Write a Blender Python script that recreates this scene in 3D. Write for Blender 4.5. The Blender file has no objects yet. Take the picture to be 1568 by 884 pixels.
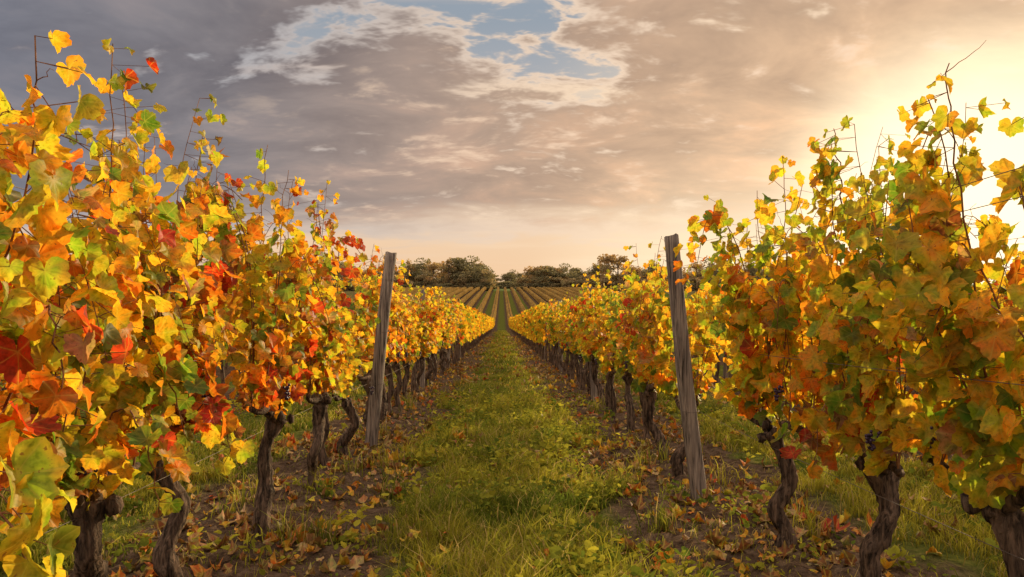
import bpy, math, numpy as np
from mathutils import Vector
R=math.radians
SUN_AZ,SUN_EL=R(35),R(15)
sund=np.array([math.sin(SUN_AZ)*math.cos(SUN_EL),math.cos(SUN_AZ)*math.cos(SUN_EL),math.sin(SUN_EL)])
scene=bpy.context.scene
scene.view_settings.view_transform='Standard'
scene.view_settings.look='None'
scene.view_settings.exposure=0

# ---------------------------------------------------------------- helpers
def hsh(i,j,s):
    v=np.sin(i*127.1+j*311.7+s*74.7)*43758.5453
    return v-np.floor(v)
def vnoise(x,y,s=0.):
    xi=np.floor(x);yi=np.floor(y);fx=x-xi;fy=y-yi
    fx=fx*fx*(3-2*fx);fy=fy*fy*(3-2*fy)
    a=hsh(xi,yi,s);b=hsh(xi+1,yi,s);c=hsh(xi,yi+1,s);d=hsh(xi+1,yi+1,s)
    return (a*(1-fx)+b*fx)*(1-fy)+(c*(1-fx)+d*fx)*fy
def fbm(x,y,s=0.,o=4):
    t=0;a=.5;
    for k in range(o):
        t=t+a*vnoise(x*2**k,y*2**k,s+k*3.1);a*=.5
    return t
_ty=np.arange(-400,3500,1.0)
_sl=np.interp(_ty,[-400,-40,0,108,150,320,372,392,410,620,680,3500],
              [0,-.02,-.043,-.043,.026,.026,.0,-.012,.02,.02,.001,.001])
_tz=np.cumsum(_sl);_tz-=np.interp(0,_ty,_tz)
def baseh(y): return np.interp(y,_ty,_tz)
def rowdist(x): # distance to closest row line (rows at 1.5+3k)
    return np.abs(((x-1.5)+1.5)%3.0-1.5)
def ground_h(x,y):
    fade=np.clip(1-(np.abs(y)-14)/25,0,1)*np.clip(1-(np.abs(x)-10)/10,0,1)
    m=(fbm(x*2.2,y*2.2,1.)-.47)*.10+(fbm(x*8,y*8,5.,3)-.45)*.12*np.clip(1.3-rowdist(x),0.25,1)
    berm=.05*np.exp(-(rowdist(x)/.35)**2)
    return baseh(y)+m*fade+berm*fade

def norm(v): return v/np.maximum(np.linalg.norm(v,axis=-1,keepdims=True),1e-9)

class MB:
    def __init__(s): s.v=[];s.f=[];s.m=[];s.c=[];s.n=0
    def add(s,v,faces,col,mat=0):
        v=np.asarray(v,dtype=np.float32).reshape(-1,3)
        col=np.asarray(col,dtype=np.float32)
        if col.ndim==1: col=np.tile(col,(len(v),1))
        if col.shape[1]==3: col=np.hstack([col,np.zeros((len(v),1),np.float32)])
        s.v.append(v);s.c.append(col)
        fs=faces if isinstance(faces,list) else [faces]
        for f in fs:
            f=np.asarray(f,dtype=np.int32)
            s.f.append(f+s.n);s.m.append(np.full(len(f),mat,np.int32))
        s.n+=len(v)
    def mesh(s,name,mats):
        V=np.vstack(s.v);C=np.vstack(s.c)
        tot=np.concatenate([np.full(len(f),f.shape[1],np.int32) for f in s.f])
        L=np.concatenate([f.ravel() for f in s.f]).astype(np.int32)
        M=np.concatenate(s.m)
        me=bpy.data.meshes.new(name)
        me.vertices.add(len(V));me.vertices.foreach_set('co',V.ravel().astype(np.float32))
        me.loops.add(len(L));me.loops.foreach_set('vertex_index',L)
        me.polygons.add(len(tot))
        st=np.concatenate([[0],np.cumsum(tot)[:-1]]).astype(np.int32)
        me.polygons.foreach_set('loop_start',st)
        try: me.polygons.foreach_set('loop_total',tot)
        except Exception: pass
        me.polygons.foreach_set('material_index',M)
        me.polygons.foreach_set('use_smooth',np.ones(len(tot),bool))
        a=me.color_attributes.new(name='Col',type='FLOAT_COLOR',domain='POINT')
        a.data.foreach_set('color',C.ravel().astype(np.float32))
        for m in mats: me.materials.append(m)
        me.update(calc_edges=True);me.validate()
        return me
def obj(name,me,parent=None,loc=(0,0,0),rot=(0,0,0),scale=(1,1,1)):
    o=bpy.data.objects.new(name,me);scene.collection.objects.link(o)
    o.location=loc;o.rotation_euler=rot;o.scale=scale
    if parent: o.parent=parent
    return o

def tube(path,rad,k=6,cap=True):
    P=np.asarray(path,float);N=len(P)
    T=norm(np.gradient(P,axis=0))
    ref=np.array([1.,0,0]) if abs(T[:,0]).mean()<.7 else np.array([0,1.,0])
    A=norm(np.cross(T,ref));B=np.cross(T,A)
    th=np.arange(k)/k*2*np.pi
    rad=np.asarray(rad,float)
    if rad.ndim==1: rad=rad[:,None]*np.ones((1,k))
    V=P[:,None,:]+rad[:,:,None]*(np.cos(th)[None,:,None]*A[:,None,:]+np.sin(th)[None,:,None]*B[:,None,:])
    i=np.arange(N-1)[:,None]*k;j=np.arange(k)[None,:];j2=(j+1)%k
    Q=np.stack([i+j,i+j2,i+k+j2,i+k+j],-1).reshape(-1,4)
    V=V.reshape(-1,3)
    fs=[Q]
    if cap:
        V=np.vstack([V,P[-1:]]);b=(N-1)*k
        fs.append(np.stack([b+np.arange(k),b+(np.arange(k)+1)%k,np.full(k,N*k)],-1))
    return V,fs

# leaf templates
OUT=[(0,1.0),(8,.89),(13,.92),(22,.80),(31,.70),(40,.79),(47,.81),(56,.92),(65,.83),(73,.82),(84,.69),(94,.74),(104,.75),(116,.80),(128,.70),(142,.67),(156,.58),(169,.36),(180,.07)]
OUTL=[(0,1.0),(31,.70),(56,.92),(84,.68),(116,.8),(150,.62),(180,.1)]
def template(out,rings=(.5,1.)):
    full=out+[(-a,r) for a,r in out[-2:0:-1]]
    a=np.radians([p[0] for p in full]);r=np.array([p[1] for p in full]);n=len(full)
    vein=np.array([1. if abs(p[0]) in (0,56,116) else 0. for p in full])
    U=[0.];Vv=[0.];W=[1.];RR=[0.];TH=[0.]
    for q in rings:
        U+=list(r*q*np.sin(a));Vv+=list(r*q*np.cos(a));W+=list(vein);RR+=[q]*n;TH+=list(a)
    F=[]
    for i in range(n): F.append((0,1+i,1+(i+1)%n))
    for k in range(len(rings)-1):
        b=1+k*n;c=b+n
        for i in range(n):
            j=(i+1)%n
            F.append((b+i,c+i,c+j));F.append((b+i,c+j,b+j))
    return dict(u=np.array(U),v=np.array(Vv),w=np.array(W),r=np.array(RR),th=np.array(TH),f=np.array(F))
T_HI=template(OUT);T_LO=template(OUTL)
T_MIN=template(OUTL,(1.,))
def leaves(T,base,tip,nrm,size,col,edge,rng,curl=1.):
    N=len(base);t=norm(tip);n=norm(nrm-(nrm*t).sum(-1,keepdims=True)*t);b=np.cross(t,n)
    u=T['u'][None];v=T['v'][None];r=np.hypot(u,v)
    a=rng.uniform(-.2,.75,(N,1))*curl;c=rng.uniform(-.4,.4,(N,1))*curl
    w1=rng.uniform(.03,.22,(N,1))*curl;ph=rng.uniform(0,6.28,(N,1));d=rng.uniform(-.7,.4,(N,1))*curl
    k=rng.integers(2,5,(N,1))
    asp=rng.uniform(.82,1.15,(N,1))
    tw=rng.uniform(-.5,.5,(N,1))*curl
    w=a*np.abs(u)+c*r*r+w1*np.sin(k*T['th'][None]*1.+ph)*r*r*1.6+d*np.maximum(v,0)**2*.6+tw*u*v
    w=w+rng.normal(0,.035,(N,len(T['u'])))*T['r'][None]*curl-.05*T['w'][None]*T['r'][None]
    V=base[:,None,:]+size[:,None,None]*((u*asp)[...,None]*b[:,None,:]+v[...,None]*np.ones((N,1,1))*t[:,None,:]+w[...,None]*n[:,None,:])
    M=len(T['u'])
    F=(T['f'][None]+np.arange(N)[:,None,None]*M).reshape(-1,3)
    e=(T['r'][None]**2)*rng.uniform(.0,.9,(N,1))*(1-.5*T['w'][None])
    C=col[:,None,:]*(1-e[...,None])+edge[:,None,:]*e[...,None]
    C=C*rng.uniform(.86,1.1,(N,len(T['u']),1))
    C=np.concatenate([C,np.tile(T['w'][None,:,None],(N,1,1))],-1)
    return V.reshape(-1,3),F,C.reshape(-1,4)

PAL=np.array([[.82,.58,.05],   #0 yellow
 [.84,.47,.035],   #1 gold
 [.78,.28,.03],  #2 orange
 [.64,.085,.03],   #3 red
 [.52,.53,.05],  #4 yellow green
 [.18,.28,.04],   #5 green
 [.34,.15,.06], #6 brown
 [.60,.37,.18]]) #7 tan
EDGE=np.array([[.82,.46,.03],[.80,.35,.03],[.66,.16,.02],[.46,.05,.02],[.74,.58,.04],[.44,.45,.05],[.26,.11,.04],[.48,.24,.10]])
def pal(idx,rng):
    v=rng.uniform(.68,1.1,(len(idx),1))
    return PAL[idx]*v*rng.uniform(.93,1.07,(len(idx),3)),EDGE[idx]*v

# ---------------------------------------------------------------- materials
def newmat(n):
    m=bpy.data.materials.new(n);m.use_nodes=True;nt=m.node_tree;nt.nodes.clear();return m,nt
def N(nt,t,**kw):
    n=nt.nodes.new(t)
    for k,v in kw.items(): setattr(n,k,v)
    return n
def noise(nt,vec,scale,detail=4,rough=.55,dist=0.):
    n=N(nt,'ShaderNodeTexNoise');n.inputs['Scale'].default_value=scale;n.inputs['Detail'].default_value=detail
    n.inputs['Roughness'].default_value=rough;n.inputs['Distortion'].default_value=dist
    if vec is not None: nt.links.new(vec,n.inputs['Vector'])
    return n.outputs[0]
def math_(nt,op,a,b=None,c=None,clamp=False):
    n=N(nt,'ShaderNodeMath',operation=op);n.use_clamp=clamp
    for i,x in enumerate((a,b,c)):
        if x is None: continue
        if isinstance(x,(int,float)): n.inputs[i].default_value=x
        else: nt.links.new(x,n.inputs[i])
    return n.outputs[0]
def mapr(nt,x,a,b,c=0.,d=1.,smooth=True):
    n=N(nt,'ShaderNodeMapRange');n.interpolation_type='SMOOTHSTEP' if smooth else 'LINEAR'
    nt.links.new(x,n.inputs[0])
    for i,v in enumerate((a,b,c,d)): n.inputs[i+1].default_value=v
    return n.outputs[0]
def mixc(nt,f,a,b,mode='MIX'):
    n=N(nt,'ShaderNodeMix',data_type='RGBA',blend_type=mode)
    n.clamp_result=False
    for s,x in ((0,f),(6,a),(7,b)):
        if isinstance(x,(int,float)): n.inputs[s].default_value=x
        elif isinstance(x,(tuple,list)): n.inputs[s].default_value=(*x[:3],1)
        else: nt.links.new(x,n.inputs[s])
    return n.outputs[2]
def ramp(nt,x,stops):
    n=N(nt,'ShaderNodeValToRGB');cr=n.color_ramp
    while len(cr.elements)<len(stops): cr.elements.new(.5)
    for e,(p,c) in zip(cr.elements,stops): e.position=p;e.color=(*c,1)
    nt.links.new(x,n.inputs[0]);return n.outputs[0]

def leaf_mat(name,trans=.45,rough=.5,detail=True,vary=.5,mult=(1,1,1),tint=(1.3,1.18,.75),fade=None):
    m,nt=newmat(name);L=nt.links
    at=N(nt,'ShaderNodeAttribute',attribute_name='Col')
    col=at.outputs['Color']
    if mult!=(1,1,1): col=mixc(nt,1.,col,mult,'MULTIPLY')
    if fade: col=mixc(nt,fade[0],col,fade[1])  # blends a painted haze colour into the leaf colour
    if detail:
        geo=N(nt,'ShaderNodeNewGeometry')
        n0=noise(nt,geo.outputs['Position'],17,1,.5)
        col=mixc(nt,1.,col,ramp(nt,n0,[(.34,(.62,.98,.8)),(.5,(1,1,1)),(.66,(1.08,.76,.75))]),'MULTIPLY')
        n1=noise(nt,geo.outputs['Position'],60,2,.65)
        col=mixc(nt,1.,col,ramp(nt,n1,[(.3,(.60,.66,.5)),(.5,(1,1,1)),(.7,(1.15,1.12,1.1))]),'MULTIPLY')
        col=mixc(nt,mapr(nt,n1,.64,.71,0,.75),col,(.2,.08,.03))
        vn=math_(nt,'POWER',at.outputs['Alpha'],4.)
        col=mixc(nt,math_(nt,'MULTIPLY',vn,.4),col,(.62,.58,.12))
    if vary:
        oi=N(nt,'ShaderNodeObjectInfo')
        v=mapr(nt,oi.outputs['Random'],0,1,1+.08*vary,1-.12*vary,False)
        cc=N(nt,'ShaderNodeCombineXYZ')
        for q in range(3): L.new(v,cc.inputs[q])
        col=mixc(nt,1.,col,cc.outputs[0],'MULTIPLY')
    if detail:
        p=N(nt,'ShaderNodeBsdfPrincipled');p.inputs['Roughness'].default_value=rough
        p.inputs['Specular IOR Level'].default_value=.3
        L.new(col,p.inputs['Base Color'])
    else:
        p=N(nt,'ShaderNodeBsdfDiffuse');L.new(col,p.inputs[0])
    tr=N(nt,'ShaderNodeBsdfTranslucent')
    tc=mixc(nt,1.,col,tint,'MULTIPLY');L.new(tc,tr.inputs[0])
    mx=N(nt,'ShaderNodeMixShader');mx.inputs[0].default_value=trans
    L.new(p.outputs[0],mx.inputs[1]);L.new(tr.outputs[0],mx.inputs[2])
    o=N(nt,'ShaderNodeOutputMaterial');L.new(mx.outputs[0],o.inputs[0]);return m
M_LEAF=leaf_mat('vine_leaf',.62,tint=(1.38,1.25,.75))
M_LEAFD=leaf_mat('vine_leaf_distant',.5,.5,False,1)
M_LEAFH=leaf_mat('vine_leaf_hillside',.3,.6,False,1,(.76,.66,1.),fade=(.6,(.30,.245,.15)))  # distance haze painted in: hillside leaves paled and desaturated
M_FALL=leaf_mat('fallen_leaf_mat',.15,.7,True,0)
M_GRASS=leaf_mat('grass_blade',.45,.5,False,0,(1,1,1),(1.2,1.15,.85))
M_TREE=leaf_mat('tree_foliage',.4,.8,False,1)

def bark_mat(name,c1,c2,sc,zs,bump=.02,cr=True):
    m,nt=newmat(name);L=nt.links
    tc=N(nt,'ShaderNodeTexCoord');mp=N(nt,'ShaderNodeMapping');mp.inputs['Scale'].default_value=(1,1,zs)
    L.new(tc.outputs['Object'],mp.inputs[0])
    a=noise(nt,mp.outputs[0],sc,6,.65,.5)
    col=ramp(nt,a,[(.36,tuple(x*.25 for x in c1)),(.46,c1),(.64,c2)])
    p=N(nt,'ShaderNodeBsdfPrincipled');p.inputs['Roughness'].default_value=.88;p.inputs['Specular IOR Level'].default_value=.2
    L.new(col,p.inputs['Base Color'])
    bp=N(nt,'ShaderNodeBump');bp.inputs['Strength'].default_value=1;bp.inputs['Distance'].default_value=bump
    L.new(a,bp.inputs['Height']);L.new(bp.outputs[0],p.inputs['Normal'])
    o=N(nt,'ShaderNodeOutputMaterial');L.new(p.outputs[0],o.inputs[0]);return m
M_BARK=bark_mat('vine_bark',(.075,.052,.038),(.25,.17,.12),42,.14,.03)
M_POST=bark_mat('weathered_wood',(.17,.14,.12),(.36,.30,.25),50,.05,.012)
M_CANE=bark_mat('cane',(.20,.09,.045),(.33,.17,.08),60,.3,.003)
def simple(name,c,rough=.5,metal=0,spec=.5):
    m,nt=newmat(name);p=N(nt,'ShaderNodeBsdfPrincipled')
    geo=N(nt,'ShaderNodeNewGeometry')
    nt.links.new(ramp(nt,noise(nt,geo.outputs['Position'],80,3),[(.3,tuple(x*.6 for x in c)),(.7,tuple(min(1,x*1.3) for x in c))]),p.inputs['Base Color'])
    p.inputs['Roughness'].default_value=rough;p.inputs['Metallic'].default_value=metal;p.inputs['Specular IOR Level'].default_value=spec
    o=N(nt,'ShaderNodeOutputMaterial');nt.links.new(p.outputs[0],o.inputs[0]);return m
M_WIRE=simple('galvanised_wire',(.16,.13,.11),.6,.5)
M_GRAPE=simple('grape_skin',(.035,.012,.05),.35)

def ground_mat():
    m,nt=newmat('ground_soil_grass');L=nt.links
    geo=N(nt,'ShaderNodeNewGeometry');pos=geo.outputs['Position']
    sp=N(nt,'ShaderNodeSeparateXYZ');L.new(pos,sp.inputs[0])
    x=sp.outputs[0];y=sp.outputs[1]
    pp=math_(nt,'PINGPONG',math_(nt,'SUBTRACT',x,1.5),1.5) # 0 at rows, 1.5 mid
    n1=noise(nt,pos,1.6,4,.65);n2=noise(nt,pos,14,4,.7);n3=noise(nt,pos,70,3,.7)
    f=math_(nt,'ADD',pp,math_(nt,'MULTIPLY',math_(nt,'SUBTRACT',n1,.5),1.1))
    mask=mapr(nt,f,.66,1.0)
    soil=ramp(nt,n2,[(.3,(.035,.023,.016)),(.5,(.10,.068,.047)),(.72,(.19,.135,.095))])
    soil=mixc(nt,mapr(nt,n3,.5,.7,0,.5),soil,(.24,.155,.08))
    gr=ramp(nt,n2,[(.3,(.04,.05,.012)),(.5,(.10,.12,.025)),(.75,(.20,.20,.045))])
    gr=mixc(nt,mapr(nt,n3,.5,.75,0,.5),gr,(.26,.21,.06))
    col=mixc(nt,mask,soil,gr)
    far=mapr(nt,y,372,385)
    n4=noise(nt,pos,.02,2)
    fc=ramp(nt,n4,[(.35,(.09,.12,.04)),(.5,(.15,.18,.07)),(.65,(.12,.12,.05))])
    col=mixc(nt,far,col,fc)
    p=N(nt,'ShaderNodeBsdfPrincipled');p.inputs['Roughness'].default_value=1.;p.inputs['Specular IOR Level'].default_value=0.
    L.new(col,p.inputs['Base Color'])
    bp=N(nt,'ShaderNodeBump');bp.inputs['Strength'].default_value=.9;bp.inputs['Distance'].default_value=.05
    h=math_(nt,'ADD',n2,math_(nt,'MULTIPLY',n3,.35));L.new(h,bp.inputs['Height']);L.new(bp.outputs[0],p.inputs['Normal'])
    o=N(nt,'ShaderNodeOutputMaterial');L.new(p.outputs[0],o.inputs[0]);return m
M_GROUND=ground_mat()

# ---------------------------------------------------------------- ground
def axis(a,b,step,lo,hi,g):
    c=list(np.arange(a,b+1e-6,step));s=step;v=b
    while v<hi: s*=g;v+=s;c.append(min(v,hi))
    s=step;v=a;pre=[]
    while v>lo: s*=g;v-=s;pre.append(max(v,lo))
    return np.array(pre[::-1]+c)
gx=axis(-4.2,4.2,.04,-1600,1600,1.12);gy=axis(1,11,.04,-300,3300,1.06)
X,Y=np.meshgrid(gx,gy);Z=ground_h(X,Y)
i=np.arange(len(gy)-1)[:,None]*len(gx)+np.arange(len(gx)-1)[None]
Q=np.stack([i,i+1,i+1+len(gx),i+len(gx)],-1).reshape(-1,4)
mb=MB();mb.add(np.stack([X,Y,Z],-1).reshape(-1,3),Q,(0,0,0))
obj('ground',mb.mesh('ground',[M_GROUND]))

# ---------------------------------------------------------------- vines
def sphere(c,r,k=7,m=5):
    th=np.arange(k)/k*2*np.pi;V=[];
    for a in np.linspace(0.15,np.pi-.15,m):
        V.append(np.stack([np.sin(a)*np.cos(th),np.sin(a)*np.sin(th),np.full(k,np.cos(a))],-1))
    V=np.vstack(V)*r+c
    i=np.arange(m-1)[:,None]*k;j=np.arange(k)[None];j2=(j+1)%k
    return V,np.stack([i+j,i+j2,i+k+j2,i+k+j],-1).reshape(-1,4)

def smooth_rand(rng,n,knots,amp):
    kx=np.linspace(0,1,knots);kv=rng.normal(0,amp,knots);kv[0]=0
    t=np.linspace(0,1,n);v=np.interp(t,kx,kv)
    for _ in range(5): v[1:-1]=(v[:-2]+v[1:-1]*2+v[2:])/4
    return v
def build_vine(seed,tone='L',H=1.95,extra=(),nsh=12,T=T_HI,grapes=1,lscale=1.,redlow=0):
    rng=np.random.default_rng(seed);mb=MB()
    n=40;t=np.linspace(0,1,n)
    hz=rng.uniform(.56,.68)
    px=smooth_rand(rng,n,int(rng.integers(4,7)),.035)+rng.normal(0,.04)*t
    py=smooth_rand(rng,n,int(rng.integers(4,6)),.035)+rng.normal(0,.05)*t
    P=np.stack([px,py,-.08+t*(hz+.08)],-1)
    k=22;th=np.arange(k)/k*2*np.pi
    r0=rng.uniform(.032,.046)
    lump=1+smooth_rand(rng,n,9,.16)
    rad=r0*lump*(1.2-.4*t+.7*np.exp(-((t-1)/.13)**2)+.4*np.exp(-(t/.12)**2))
    tw=rng.uniform(-3,3)
    rr=rad[:,None]*(1+.13*np.sin(3*th[None]+tw*t[:,None]+rng.uniform(0,6))+.11*np.sin(8*th[None]-tw*1.3*t[:,None]+1)+rng.normal(0,.07,(n,k)))
    for _ in range(3): # burls / old pruning wounds
        ct,ca=rng.uniform(.2,.95),rng.uniform(0,6.28)
        rr*=1+.45*np.exp(-((t[:,None]-ct)/.05)**2-((np.mod(th[None]-ca+np.pi,2*np.pi)-np.pi)/.6)**2)
    V,F=tube(P,rr,k);mb.add(V,F,(0,0,0),1)
    head=P[-1]
    for _ in range(5):
        V,F=sphere(head+rng.normal(0,.03,3)*[1,1.5,.7],rng.uniform(.02,.04));V=V+rng.normal(0,.005,V.shape);mb.add(V,F,(0,0,0),1)
    arms=[]
    for sgn in (1,-1):
        L=rng.uniform(.3,.46);m=9;s=np.linspace(0,1,m)
        A=head+np.stack([rng.normal(0,.05)*s+.018*np.sin(s*9+rng.uniform(0,6)),sgn*L*s,rng.uniform(.06,.14)*s**.7+.02*np.sin(s*8+rng.uniform(0,6))],-1)
        V,F=tube(A,(.03-.016*s)*(1+.2*rng.normal(0,.6,m)),8);mb.add(V,F,(0,0,0),1);arms.append(A)
    shoots=[]
    for i in range(nsh):
        A=arms[i%2];a=A[rng.integers(1,9)].copy()
        h=H*rng.uniform(.74,1.02)-a[2]
        if rng.random()<.2: h*=1.12
        m=16;s=np.linspace(0,1,m)
        kind=rng.random()
        dx=rng.normal(0,.14);dy=rng.normal(0,.16)
        x=a[0]+dx*s+.03*np.sin(s*rng.uniform(5,9)+rng.uniform(0,6))*s
        y=a[1]+dy*s+.04*np.sin(s*rng.uniform(5,9)+rng.uniform(0,6))*s
        z=a[2]+h*s
        if kind<.36: # drooper
            sg=rng.choice([-1,1]);out=rng.uniform(.18,.36)
            top=rng.uniform(.55,1.)*h
            x=a[0]+sg*out*s**1.6+.03*np.sin(s*7);z=a[2]+top*np.sin(s*np.pi*rng.uniform(.6,.86))
        shoots.append((np.stack([x,y,z],-1),rng.uniform(.003,.005),False))
    for e in extra:
        e=np.asarray(e,float);s=np.linspace(0,1,len(e));q=np.linspace(0,1,18)
        S=np.stack([np.interp(q,s,e[:,c]) for c in range(3)],-1)
        for _ in range(2): S[1:-1]=(S[:-2]+2*S[1:-1]+S[2:])/4
        shoots.append((S+rng.normal(0,.006,S.shape),.0045,True))
    B=[];O=[];cat=[];SZ=[];Nn=[]
    for S,rd,ex in shoots:
        V,F=tube(S,np.linspace(rd,rd*.4,len(S)),5);mb.add(V,F,(0,0,0),2)
        for _ in range(2):
            a0=S[rng.integers(6,len(S)-1)];dd=np.array([rng.normal(0,.6),rng.normal(0,.6),rng.uniform(-.2,.8)]);dd/=np.linalg.norm(dd)
            q_=np.linspace(0,1,7)[:,None];tw_=a0+dd*q_*rng.uniform(.06,.16)+rng.normal(0,.006,(7,3))*q_
            V,F=tube(tw_,np.linspace(.0018,.0007,7),3);mb.add(V,F,(0,0,0),2)
        seg=np.linalg.norm(np.diff(S,axis=0),axis=1);Ls=np.concatenate([[0],np.cumsum(seg)])
        scat=rng.choice(8,p=[.26,.18,.11,.05,.20,.13,.04,.03] if tone=='L' else [.36,.12,.02,.02,.33,.13,.01,.01])
        q=np.arange(.06,Ls[-1],.059 if tone=='L' else .06)+rng.uniform(0,.02)
        for d in q:
            nd=np.array([np.interp(d,Ls,S[:,c]) for c in range(3)])
            if nd[2]<.76 and not ex and rng.random()<.6: continue
            for rep in range(1+(rng.random()<.6)+(rng.random()<.17)):
                if rng.random()<.06: continue
                sx=np.sign(nd[0]-head[0]+rng.normal(0,.08))
                o=np.array([sx*.8+rng.normal(0,.5),rng.normal(0,.7),rng.normal(0,.25)]);o/=np.linalg.norm(o)
                B.append(nd);O.append(o);Nn.append(rng.uniform(.03,.085) if rep==0 else rng.uniform(.06,.15))
                frac=d/Ls[-1]
                if redlow and (nd[2]-.6)/1.3<.3 and rng.random()<.45: c=rng.choice([3,2,6])
                elif rng.random()<.42: c=scat
                else:
                    lo=np.array([.27,.21,.10,.03,.20,.11,.04,.04]);hi=np.array([.30,.10,.02,.01,.36,.19,.01,.01])
                    if tone=='L': lo=lo+[-.02,0,.10,.05,-.03,-.02,.02,.03];hi=hi+[0,.08,.06,.04,-.08,-.03,.02,0]
                    w=np.clip((nd[2]-.6)/1.3,0,1);pr=np.maximum(lo*(1-w)+hi*w,0);c=rng.choice(8,p=pr/pr.sum())
                SZ.append((.032+.05*rng.random()**.8)*(1-.45*max(0,frac-.7)/.3)*lscale*(.75 if c==6 else 1.))
                cat.append(c)
    B=np.array(B);O=np.array(O);SZ=np.array(SZ);pl=np.array(Nn)[:,None];cat=np.array(cat)
    base=B+O*pl+np.array([0,0,-.012])
    n_=len(B);side=norm(np.cross(O,rng.normal(0,1,(n_,3))))*.0013
    up=norm(np.cross(O,side))*.0013
    PV=np.stack([B+side,B-side,B+up,base+side,base-side,base+up],1).reshape(-1,3)
    pf=np.array([[0,1,4,3],[1,2,5,4],[2,0,3,5]]);PF=(pf[None]+np.arange(n_)[:,None,None]*6).reshape(-1,4)
    mb.add(PV,PF,(.3,.08,.03),2)
    tip=O*.45+np.array([0,0,-.8])+rng.normal(0,.45,(n_,3))
    nr=O*.8+np.array([0,0,.45])+rng.normal(0,.48,(n_,3))
    col,ed=pal(cat,rng)
    dry=cat>=6
    for msk,cu in ((~dry,1.),(dry,1.9)):
        if msk.sum():
            V,F,C=leaves(T,base[msk],tip[msk],nr[msk],SZ[msk],col[msk],ed[msk],rng,cu);mb.add(V,F,C,0)
    for g in range(grapes):
        c=head+np.array([rng.choice([-1,1])*rng.uniform(.05,.2),rng.uniform(-.35,.35),rng.uniform(.12,.3)])
        for _ in range(24):
            u=rng.random();V,F=sphere(c+np.array([rng.normal(0,.016)*(1-u*.7),rng.normal(0,.016)*(1-u*.7),-u*.08]),.0075);mb.add(V,F,(0,0,0),3)
    return mb
VM=[M_LEAF,M_BARK,M_CANE,M_GRAPE]

def place(me,x,y,rz=0,parent=None,s=1.,name='grape_vine'):
    z=float(ground_h(np.array(x),np.array(y)))
    return obj(name,me,parent,(x,y,z),(0,0,rz),(s,s,s))

left=[1.15,2.05,2.95,3.9,4.7,5.95,6.9,7.55,9.0]
right=[1.55,2.55,3.5,4.45,6.45,7.3,8.2]
for i,y in enumerate(left[:6]):
    ex=[]
    x0=[-1.55,-1.55,-1.55,-1.56,-1.40,-1.42][i]
    if i==1: # shoot hanging out into the path close to the camera
        ex=[[(.0,-.1,.7),(.25,-.3,1.0),(.5,-.5,1.05),(.68,-.6,.92),(.72,-.62,.80)],
            [(.0,.1,.7),(.2,0,1.2),(.35,-.05,1.5),(.42,-.1,1.75),(.44,-.12,1.95)],
            [(.05,.1,.7),(.3,.0,1.1),(.42,-.05,1.35),(.48,-.1,1.2),(.5,-.12,1.0)]]
    if i==2: ex=[[(.0,0,.7),(.2,-.1,.95),(.36,-.25,.85),(.42,-.3,.6)],[(0,0,.7),(.1,0,1.4),(.12,0,2.25)],[(0,.1,.7),(.2,.1,1.1),(.3,.1,1.0),(.36,.1,.7)]]
    if i==3: ex=[[(0,0,.7),(-.05,.1,1.4),(.05,.15,2.2)],[(.0,0,.7),(.15,-.1,.9),(.28,-.15,.75),(.3,-.15,.6)]]
    if i==4: ex=[[(0,0,.7),(.0,-.1,1.5),(.05,-.1,2.25)],[(0,.1,.7),(.05,.1,1.5),(.1,.15,2.15)]]
    me=build_vine(100+i,'L',[2.06,2.03,2.02,2.12,2.16,2.08][i],ex,13 if i<3 else 14,grapes=1,lscale=1.1 if i<4 else 1.,redlow=i in(3,4)).mesh('grape_vine',VM)
    place(me,x0,y)
for i,y in enumerate(right[:4]):
    ex=[]
    if i==1: ex=[[(0,0,.7),(-.1,0,1.4),(-.2,-.05,1.9),(-.22,-.05,2.1)]]
    if i==2: ex=[[(0,0,.7),(-.1,.1,1.3),(-.15,.1,2.05)],[(0,.3,1.7),(-.1,.1,1.95),(-.22,-.1,2.1)],[(0,0,.7),(-.2,0,.95),(-.28,-.1,.8),(-.30,-.1,.6)],[(0,-.1,.7),(-.1,-.15,1.2),(-.12,-.2,1.8)]]
    if i==3: ex=[[(0,0,.7),(-.15,.1,.95),(-.22,.1,.85)],[(0,.2,.8),(-.1,.2,1.3),(-.12,.2,1.85)],[(0,.1,.8),(-.08,.0,1.3),(-.1,.1,2.0)],[(0,.3,.8),(-.12,.3,1.2),(-.14,.32,1.7)],[(0,-.1,.8),(.0,-.1,1.5),(-.02,-.12,2.15)]]
    me=build_vine(200+i,'R',[2.0,2.05,2.03,2.08][i],ex,13,grapes=2 if i>1 else 1,lscale=1.08,redlow=i==2).mesh('grape_vine',VM)
    place(me,[1.62,1.62,1.64,1.56][i],y)
pool=[build_vine(300+i,'L' if i%2 else 'R',1.92+.03*(i%3),nsh=12).mesh('grape_vine',VM) for i in range(8)]
rng=np.random.default_rng(5)
def fill(x,ys,parent=None,ks=None):
    for y in ys:
        k=int(rng.integers(0,8))
        if ks and rng.random()<.6: k=int(rng.choice(ks))
        place(pool[k],x+rng.normal(0,.05),y,(0 if rng.random()<.5 else math.pi)+rng.normal(0,.12),parent,rng.uniform(.93,1.05),'grape_vine' if parent is None else 'vine')
fill(-1.47,left[6:]);fill(-1.5,np.arange(9.95,24,.95))
fill(1.52,right[4:],None,[0,2,4,6]);fill(1.5,np.arange(9.1,24,.95),None,[0,2,4,6])
def empty(name):
    e=bpy.data.objects.new(name,None);scene.collection.objects.link(e);return e
for xr in (-4.5,4.5):
    e=empty('vineyard_row')
    fill(xr,np.arange(1.0+rng.random(),11,.97),e)

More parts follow.
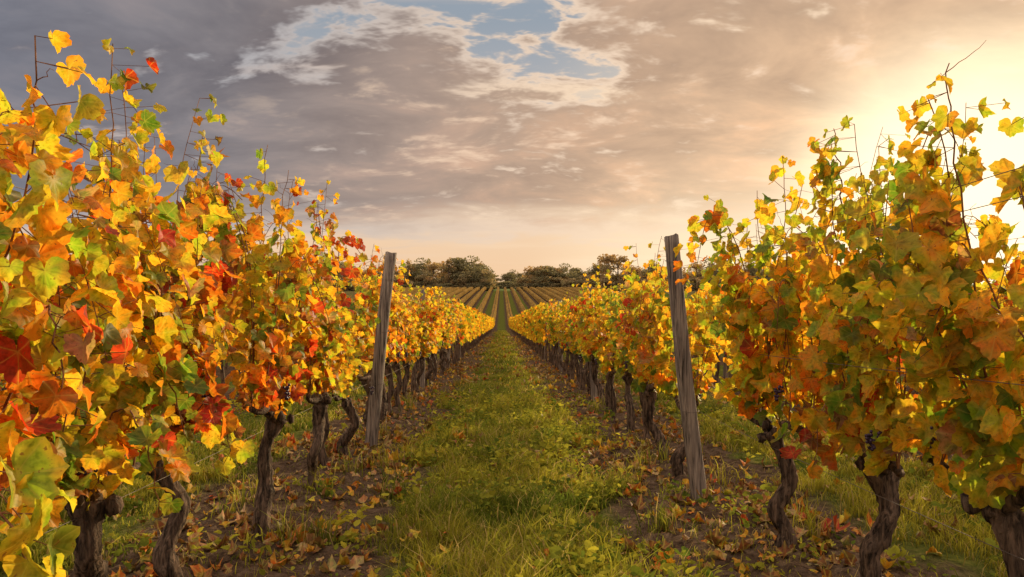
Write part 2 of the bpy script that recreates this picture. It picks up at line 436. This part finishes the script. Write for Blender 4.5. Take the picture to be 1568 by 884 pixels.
# far row chunks (20 m)
def chunk(seed,mat,Lm=20.,den=170,ls=1.):
    rng=np.random.default_rng(seed);mb=MB();n=int(Lm*den)
    y=rng.uniform(0,Lm,n)
    hgt=1.86+.22*(fbm(y*1.3,y*0+seed,2.)-.5)*2
    z=.66+(hgt-.66)*rng.uniform(0,1,n)**.85
    wd=.27+.14*vnoise(y*1.7,z*2.,seed)
    sx=rng.choice([-1,1],n);x=sx*wd*rng.uniform(.45,1.05,n)*(1-.4*np.clip((z-1.5)/.5,0,1))
    keep=vnoise(y*2.3,z*3.,seed+9)>.18
    x,y,z,sx=x[keep],y[keep],z[keep],sx[keep];n=len(x)
    O=norm(np.stack([sx*.8+rng.normal(0,.4,n),rng.normal(0,.6,n),rng.normal(0,.2,n)],-1))
    r=rng.random(n);
    cat=np.where(r<.38,0,np.where(r<.60,1,np.where(r<.66,2,np.where(r<.68,3,np.where(r<.89,4,np.where(r<.98,5,6))))))
    col,ed=pal(cat,rng)
    V,F,C=leaves(T_MIN,np.stack([x,y,z],-1),O*.4+np.array([0,0,-.9])+rng.normal(0,.3,(n,3)),O*.85+np.array([0,0,.5])+rng.normal(0,.3,(n,3)),rng.uniform(.075,.12,n)*ls,col,ed,rng,1.)
    mb.add(V,F,C,0)
    for yy in np.arange(.4,Lm,.95):
        t=np.linspace(0,1,7);P=np.stack([.04*np.sin(t*5+rng.uniform(0,6)),yy+.04*np.sin(t*4+rng.uniform(0,6)),-.15+t*.95],-1)
        V,F=tube(P,.04-.012*t,6);mb.add(V,F,(0,0,0),1)
    for yy in (3.,9.,15.):
        V,F=tube(np.array([[0,yy,-.2],[.02,yy,1.9]]),[.05,.045],6);mb.add(V,F,(0,0,0),1)
    return mb.mesh('vine_row_segment',[mat]+VM[1:])
ch=[chunk(s,M_LEAFD) for s in (11,12,13,14)]
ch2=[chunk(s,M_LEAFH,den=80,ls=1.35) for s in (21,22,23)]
for kx in range(-14,14):
    xr=1.5+3*kx
    e=empty('distant_vineyard_row')
    ax=abs(xr)
    y0=24. if ax<2 else (11.5 if ax<5 else (1.5 if ax<8 else (8. if ax<14 else (24. if ax<20 else 60.))))
    while y0<372:
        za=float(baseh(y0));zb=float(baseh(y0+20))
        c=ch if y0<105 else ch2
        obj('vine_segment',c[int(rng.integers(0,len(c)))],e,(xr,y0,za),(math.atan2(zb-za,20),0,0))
        y0+=20

# ---------------------------------------------------------------- posts & wires
def post(name,x,y,dx,dy,h,r,seed):
    rng=np.random.default_rng(seed);n=30;t=np.linspace(0,1,n);k=18;th=np.arange(k)/k*2*np.pi
    z0=float(ground_h(np.array(x),np.array(y)))
    P=np.stack([dx*t+.008*np.sin(t*5+seed),dy*t+.006*np.sin(t*7),-.15+t*(h+.15)],-1)
    rr=r*(1.08-.16*t)[:,None]*(1+.07*np.sin(2*th+1)[None]+.04*np.sin(5*th+seed)[None]+rng.normal(0,.012,(n,k)))
    g=rng.integers(0,k,3)
    for gi in g: rr[8:,gi]*=.84
    mb=MB();V,F=tube(P,rr,k)
    V[(n-1)*k:n*k,2]+=rng.normal(0,.006,k)
    mb.add(V,F,(0,0,0),0)
    for hz in (.62,1.15,1.68):
        if hz<h:
            f=(hz+.15)/(h+.15);c=np.array([dx*f,dy*f,hz])
            a=np.linspace(0,2*np.pi,15);rg=r*1.12*(1.08-.16*f)
            Rr=np.stack([c[0]+rg*np.cos(a),c[1]+rg*np.sin(a),c[2]+.01*np.sin(a)],-1)
            V,F=tube(Rr,np.full(15,.0018),4,False);mb.add(V,F,(0,0,0),1)
    obj(name,mb.mesh(name,[M_POST,M_WIRE]),None,(x,y,z0))
post('wooden_post',-1.36,8.15,.235,0,1.95,.066,1)
post('wooden_post',1.42,5.65,-.215,0,1.86,.058,2)
for j,(x,y) in enumerate([(-1.5,15.1),(-1.5,22.2),(-1.5,29),(1.5,12.8),(1.5,19.9),(1.5,27),(-4.5,6),(4.5,8),(-4.5,14),(4.5,16)]):
    post('wooden_post',x,y,rng.normal(0,.08),0,1.85,.05,j+5)
for xr in (-4.5,-1.5,1.5,4.5):
    mb=MB()
    for hz,off in ((.64,0),(1.15,.05),(1.15,-.05),(1.7,.04),(1.76,-.05)):
        ys=np.arange(-1,33,.5);sag=-.03*np.sin((ys%7)/7*np.pi)
        xx=xr+off
        P=np.stack([np.full_like(ys,xx)+.01*np.sin(ys),ys,baseh(ys)+hz+sag],-1)
        V,F=tube(P,np.full(len(ys),.0014),4,False);mb.add(V,F,(0,0,0),0)
    obj('trellis_wire',mb.mesh('trellis_wire',[M_WIRE]))

# ---------------------------------------------------------------- grass
rng=np.random.default_rng(77)
def scatter(n,x0,x1,y0,y1): return rng.uniform(x0,x1,n),rng.uniform(y0,y1,n)
def gmask(x,y): # 0 soil .. 1 grass
    return np.clip((rowdist(x)+(fbm(x*1.3,y*1.3,8.)-.47)*1.5-.66)/.4,0,1)
def blades(mb,x,y,h,w,col):
    n=len(x);a=rng.uniform(0,2*np.pi,n);la=rng.uniform(0,2*np.pi,n);ln=h*rng.uniform(.15,.9,n)
    z=ground_h(x,y)-.004
    sx,sy=np.cos(a)*w*.5,np.sin(a)*w*.5;lx,ly=np.cos(la)*ln,np.sin(la)*ln
    P=[np.stack([x-sx,y-sy,z],-1),np.stack([x+sx,y+sy,z],-1),
       np.stack([x-sx*.8+lx*.3,y-sy*.8+ly*.3,z+h*.6],-1),np.stack([x+sx*.8+lx*.3,y+sy*.8+ly*.3,z+h*.6],-1),
       np.stack([x+lx,y+ly,z+h*rng.uniform(.75,1.,n)],-1)]
    V=np.stack(P,1).reshape(-1,3);o=np.arange(n)[:,None]*5
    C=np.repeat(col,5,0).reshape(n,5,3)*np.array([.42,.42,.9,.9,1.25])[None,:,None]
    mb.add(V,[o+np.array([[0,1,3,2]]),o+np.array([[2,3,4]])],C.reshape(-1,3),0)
def gcol(x,y):
    n=len(x);t=fbm(x*1.1,y*1.1,20.)[:,None]*2.4-.60+rng.normal(0,.18,(n,1));t=np.clip(t,0,1)
    c=np.array([.14,.20,.03])*(1-t)+np.array([.50,.46,.06])*t
    dry=rng.random((n,1))<.15
    c=np.where(dry,np.array([.56,.44,.17]),c)
    return c*rng.uniform(.6,1.25,(n,1))
mb=MB()
for (n,x0,x1,y0,y1,hs,ws) in [(170000,-1.5,1.5,1.6,9,1.15,1),(50000,-4.4,-1.5,2.5,9,1.1,1.2),(50000,1.5,4.4,2.5,9,1.1,1.2),
                        (80000,-3,3,9,22,1.1,2.2),(50000,-3,3,22,55,1.1,4.5),(20000,-3,3,55,120,1.2,9)]:
    x,y=scatter(n,x0,x1,y0,y1)
    m=gmask(x,y);patch=fbm(x*2.1,y*2.1,31.)
    k=rng.random(n)<(.05+.95*m)*np.clip((patch-.25)*4,.2,1);x,y,m,patch=x[k],y[k],m[k],patch[k]
    h=(.025+.24*np.clip(patch-.28,0,1)**1.2)*rng.uniform(.4,1.6,len(x))*hs*(.6+.4*m)
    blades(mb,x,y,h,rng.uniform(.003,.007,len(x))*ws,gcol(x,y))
for _ in range(700):
    cx,cy=(rng.normal(0,.6) if rng.random()<.4 else rng.uniform(-4,4)),2.2+rng.random()**1.3*13
    if gmask(np.array(cx),np.array(cy))<.3 and rng.random()<.8: continue
    n=int(rng.integers(20,70));x=cx+rng.normal(0,.06,n);y=cy+rng.normal(0,.06,n)
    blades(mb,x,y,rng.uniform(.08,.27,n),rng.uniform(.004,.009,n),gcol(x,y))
obj('grass',mb.mesh('grass',[M_GRASS]))
mb=MB()
T_OV=template([(0,1.),(12,.9),(25,.66),(32,.72),(48,.5),(60,.5),(80,.36),(120,.3),(180,.25)],(.55,1.))
B=[];O=[];S=[];Cc=[]
for _ in range(5200):
    cx=rng.normal(.1,.7) if rng.random()<.65 else rng.uniform(-4.2,4.2)
    cy=2.1+rng.random()**1.9*12
    if rng.random()>gmask(np.array(cx),np.array(cy))*.85+.12: continue
    if fbm(cx*1.6,cy*1.6,61.)<.42: continue
    n=int(rng.integers(8,30));sp_=rng.uniform(.03,.10);hh=rng.uniform(.03,.22)
    x=cx+rng.normal(0,sp_,n);y=cy+rng.normal(0,sp_,n)
    z=ground_h(x,y)+rng.uniform(.01,1,n)*hh
    a=rng.uniform(0,6.28,n)
    B.append(np.stack([x,y,z],-1));O.append(np.stack([np.cos(a),np.sin(a),rng.uniform(-.2,.9,n)],-1))
    S.append(rng.uniform(.016,.042,n)*rng.choice([.7,1.,1.4]))
    t=rng.random()**1.4;base=np.array([.12,.18,.03])*(1-t)+np.array([.54,.50,.06])*t
    Cc.append(base*rng.uniform(.55,1.2,(n,1)))
B=np.vstack(B);O=np.vstack(O);S=np.concatenate(S);Cc=np.vstack(Cc);n=len(B)
V,F,C=leaves(T_OV,B,O,np.array([0,0,1.])+rng.normal(0,.5,(n,3)),S,Cc,Cc*1.1,rng,.8);mb.add(V,F,C,0)
obj('weeds',mb.mesh('weeds',[M_GRASS]))
mb=MB()
for n,x0,x1,y0,y1,sc,T in [(12000,-4.2,4.2,1.8,9,1.,T_LO),(10000,-4,4,9,24,1.1,T_LO),(5500,-3,3,24,75,1.4,T_MIN)]:
    x,y=scatter(n,x0,x1,y0,y1)
    p=.17+.83*np.exp(-((rowdist(x)-.3)/.5)**2)
    p*=np.clip(fbm(x*1.7,y*1.7,44.)*3.-.8,.15,1)
    k=rng.random(n)<p;x,y=x[k],y[k];n=len(x)
    a=rng.uniform(0,6.28,n);g=gmask(x,y)
    z=ground_h(x,y)+.010+.09*g*rng.random(n)
    cat=rng.choice([1,2,3,6,7,0],n,p=[.10,.11,.04,.44,.23,.08]);col,ed=pal(cat,rng)
    V,F,C=leaves(T,np.stack([x,y,z],-1),np.stack([np.cos(a),np.sin(a),rng.normal(0,.2,n)],-1),np.array([0,0,1.])+rng.normal(0,.45,(n,3)),(.018+.048*rng.random(n)**1.2)*sc,col*.76,ed*.76,rng,2.)
    mb.add(V,F,C,0)
obj('fallen_leaves',mb.mesh('fallen_leaves',[M_FALL]))

# ---------------------------------------------------------------- distant trees
def tree(seed,H,W,cols,trunkfrac=.14,dense=1.):
    rng=np.random.default_rng(seed);mb=MB()
    t=np.linspace(0,1,8);P=np.stack([.2*np.sin(t*3+seed),.2*np.sin(t*2),-.5+t*H*.85],-1)
    V,F=tube(P,H*.022*(1.2-t),7);mb.add(V,F,(0,0,0),1)
    nl=int(34*dense)
    for i in range(nl):
        f=rng.uniform(trunkfrac,.95);a=rng.uniform(0,6.28);prof=math.sin(min(1,(f-trunkfrac)/(1-trunkfrac)*.8+.2)*math.pi)**.6
        rr=W*.5*prof*rng.uniform(.35,1.);c=np.array([math.cos(a)*rr,math.sin(a)*rr,H*f])
        st=np.array([0,0,H*max(.08,f-.22)])
        V,F=tube(np.stack([st,(st+c)/2+[0,0,.3],c]),[H*.008,H*.005,H*.002],4);mb.add(V,F,(0,0,0),1)
        n=int(70*dense);d=norm(rng.normal(0,1,(n,3)))*rng.uniform(.3,1,(n,1))**.5*np.array([W*.19,W*.19,H*.10])*rng.uniform(.7,1.2)
        B=c+d;S=rng.uniform(.22,.45,n);cc=np.array(cols[rng.integers(0,len(cols))])*rng.uniform(.6,1.3,(n,1))
        V,F,C=leaves(T_MIN,B,rng.normal(0,1,(n,3)),rng.normal(0,1,(n,3)),S,cc,cc,rng,1.);mb.add(V,F,C,0)
    return mb.mesh('tree_mesh',[M_TREE,M_BARK])
G=[(.27,.25,.15),(.31,.28,.16),(.23,.22,.14)];A=[(.56,.39,.20),(.48,.36,.19),(.44,.33,.18)];O_=[(.36,.31,.18),(.43,.33,.19)]  # foliage colours lightened and greyed to stand in for distance haze
tm=[tree(1,11,12,G),tree(2,12,10,A+O_,.14,.8),tree(3,9,12,G+A),tree(4,7,10,O_,.02),tree(5,13,5,A,.15,.5),tree(6,5,10,G,.0),tree(7,12,13,G+O_)]
par=empty('distant_tree_line')
rng=np.random.default_rng(9)
x=-150.
def put(k,x,y,s):
    obj('tree',tm[k],par,(x,y,float(baseh(y))-.3),(0,0,rng.uniform(0,6.28)),(s*1.1,s*1.1,s*rng.uniform(.95,1.15)))
while x<190:
    if not(-9<x<8):
        k=int(rng.choice([0,1,2,4,4,6] if x<-24 else [0,1,2,3,6]))
        grp=vnoise(np.array(x*.09),np.array(.5),3.)
        put(k,x+rng.normal(0,1),395+rng.normal(0,8),float(.75+.65*grp)*rng.uniform(.85,1.15))
        put(int(rng.choice([3,5])),x+rng.normal(0,2),383+rng.normal(0,4),rng.uniform(.6,1.1))
    x+=rng.uniform(2.5,5.)
put(6,-15,392,1.35);put(0,-11.5,396,1.25)
for x in (-9,-6,-3,0,3,6,9): put(5,x,470,.85)
for x in np.arange(-260,300,5.):
    put(int(rng.choice([0,2,3,6])),x+rng.normal(0,3),640+rng.normal(0,15),rng.uniform(.7,1.))
for x in np.arange(-60,60,7.): put(5,x,520+rng.normal(0,3),rng.uniform(.6,.8))

# ---------------------------------------------------------------- sky
w=bpy.data.worlds.new('World');scene.world=w;w.use_nodes=True;nt=w.node_tree;nt.nodes.clear();L=nt.links
tc=N(nt,'ShaderNodeTexCoord');D=tc.outputs['Generated']
sp=N(nt,'ShaderNodeSeparateXYZ');L.new(D,sp.inputs[0]);dx,dy,dz=sp.outputs
zz=math_(nt,'ADD',math_(nt,'MAXIMUM',dz,0.),.26)
cx=N(nt,'ShaderNodeCombineXYZ')
L.new(math_(nt,'DIVIDE',dx,zz),cx.inputs[0]);L.new(math_(nt,'DIVIDE',dy,zz),cx.inputs[1]);P=cx.outputs[0]
def mapping(v,loc,rot,sc):
    m=N(nt,'ShaderNodeMapping');m.inputs['Location'].default_value=loc;m.inputs['Rotation'].default_value=rot;m.inputs['Scale'].default_value=sc
    L.new(v,m.inputs[0]);return m.outputs[0]
n1=noise(nt,mapping(P,(3.1,1.7,0),(0,0,R(25)),(.8,1.1,1)),1.1,3,.55,.6)
n2=noise(nt,mapping(P,(7.3,2.2,1),(0,0,R(20)),(.8,1.1,1)),3.2,5,.60,.4)
n3=noise(nt,mapping(P,(1.3,5.2,3),(0,0,R(20)),(.8,1.2,1)),9.,4,.62,.3)
def dot(v):
    m=N(nt,'ShaderNodeVectorMath',operation='DOT_PRODUCT');L.new(D,m.inputs[0]);m.inputs[1].default_value=v;return m.outputs['Value']
def dirv(az,el): az,el=R(az),R(el);return (math.sin(az)*math.cos(el),math.cos(az)*math.cos(el),math.sin(el))
s=dot(dirv(31,4))
gap1=mapr(nt,dot(dirv(3,16)),.985,1.,0,.23)
gap2=mapr(nt,dot(dirv(-8,21)),.985,1.,0,.12)
low=mapr(nt,math_(nt,'ADD',dz,math_(nt,'MULTIPLY',math_(nt,'SUBTRACT',n2,.5),.10)),.045,.13,0.,1.)
d=math_(nt,'ADD',math_(nt,'MULTIPLY',math_(nt,'SUBTRACT',n1,.5),.4),math_(nt,'ADD',math_(nt,'MULTIPLY',math_(nt,'SUBTRACT',n2,.5),1.5),math_(nt,'MULTIPLY',math_(nt,'SUBTRACT',n3,.5),.9)))
d=math_(nt,'ADD',d,.88)
for g in (gap1,gap2): d=math_(nt,'SUBTRACT',d,g)
dens=math_(nt,'MULTIPLY',mapr(nt,d,.36,.80),low)
cloud=ramp(nt,mapr(nt,s,-1.,1.,0,1,False),[(0.,(1.15,.92,.74)),(.40,(.85,.71,.63)),(.62,(.25,.245,.28)),(.72,(.19,.195,.235)),(.82,(.255,.23,.24)),(.90,(.41,.305,.25)),(.955,(.60,.405,.275)),(.985,(.79,.53,.335)),(1.,(1.02,.76,.48))])  # first stops: unseen sky behind the camera, brightened to fill shadows
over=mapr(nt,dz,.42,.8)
cloud=mixc(nt,over,cloud,(1.2,1.0,.84))  # overhead cloud out of view, made brighter to lift the shadows
shade=math_(nt,'ADD',math_(nt,'MULTIPLY',n2,.6),math_(nt,'MULTIPLY',n1,.4))
cloud=mixc(nt,1.,cloud,ramp(nt,shade,[(.36,(.66,.67,.71)),(.5,(1,1,1)),(.62,(1.42,1.30,1.2))]),'MULTIPLY')
hl=math_(nt,'MULTIPLY',mapr(nt,math_(nt,'ADD',math_(nt,'MULTIPLY',n2,.55),math_(nt,'MULTIPLY',n3,.45)),.53,.66),mapr(nt,s,.55,.95,.0,.85))
cloud=mixc(nt,hl,cloud,(1.0,.74,.53))
sky=N(nt,'ShaderNodeTexSky',sky_type='NISHITA');sky.sun_disc=False;sky.sun_elevation=SUN_EL;sky.sun_rotation=SUN_AZ
sky.air_density=1.;sky.dust_density=1.
clear=ramp(nt,dz,[(0.,(.95,.62,.38)),(.09,(.94,.66,.44)),(.2,(.52,.49,.48)),(.32,(.32,.37,.43)),(1.,(.3,.4,.55))])
clear=mixc(nt,.12,clear,mixc(nt,1.,sky.outputs[0],(.06,.06,.06),'MULTIPLY'))
clear=mixc(nt,mapr(nt,s,.86,1.,0,.9),clear,(1.08,.84,.56))
edge=mixc(nt,mapr(nt,s,.6,.95),(.42,.41,.43),(.95,.71,.51))
col=mixc(nt,math_(nt,'MULTIPLY',mapr(nt,dens,0.,.25),.9),clear,edge)
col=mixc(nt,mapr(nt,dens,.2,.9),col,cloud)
st=mapr(nt,noise(nt,mapping(P,(0,0,0),(0,0,R(4)),(.25,1.5,1)),3.2,4,.55,.2),.46,.66,0,.6)
col=mixc(nt,math_(nt,'MULTIPLY',st,math_(nt,'SUBTRACT',1.,dens)),col,mixc(nt,mapr(nt,s,.6,1.),(.66,.46,.35),(1.1,.83,.55)))
hz_=math_(nt,'MULTIPLY',mapr(nt,dz,.0,.2,1.,0.),mapr(nt,s,.87,1.,0.,.8))
col=mixc(nt,hz_,col,(1.18,.92,.60))
glow=math_(nt,'POWER',mapr(nt,s,.968,1.,0,1.),1.5)
col=mixc(nt,glow,col,(1.6,1.3,.88))
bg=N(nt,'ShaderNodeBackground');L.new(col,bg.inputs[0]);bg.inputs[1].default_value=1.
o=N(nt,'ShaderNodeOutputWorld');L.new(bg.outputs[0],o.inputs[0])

sl=bpy.data.lights.new('sun','SUN');sl.energy=5.;sl.angle=R(1.);sl.color=(1,.77,.44)
so=bpy.data.objects.new('sun',sl);scene.collection.objects.link(so)
so.rotation_euler=Vector(-sund).to_track_quat('-Z','Y').to_euler()

cam=bpy.data.cameras.new('camera');co=bpy.data.objects.new('camera',cam);scene.collection.objects.link(co)
cam.lens=28;cam.sensor_width=36;cam.clip_start=.05;cam.clip_end=6000
co.location=(0,0,1.3);co.rotation_euler=(R(90),0,R(-.75))
scene.camera=co
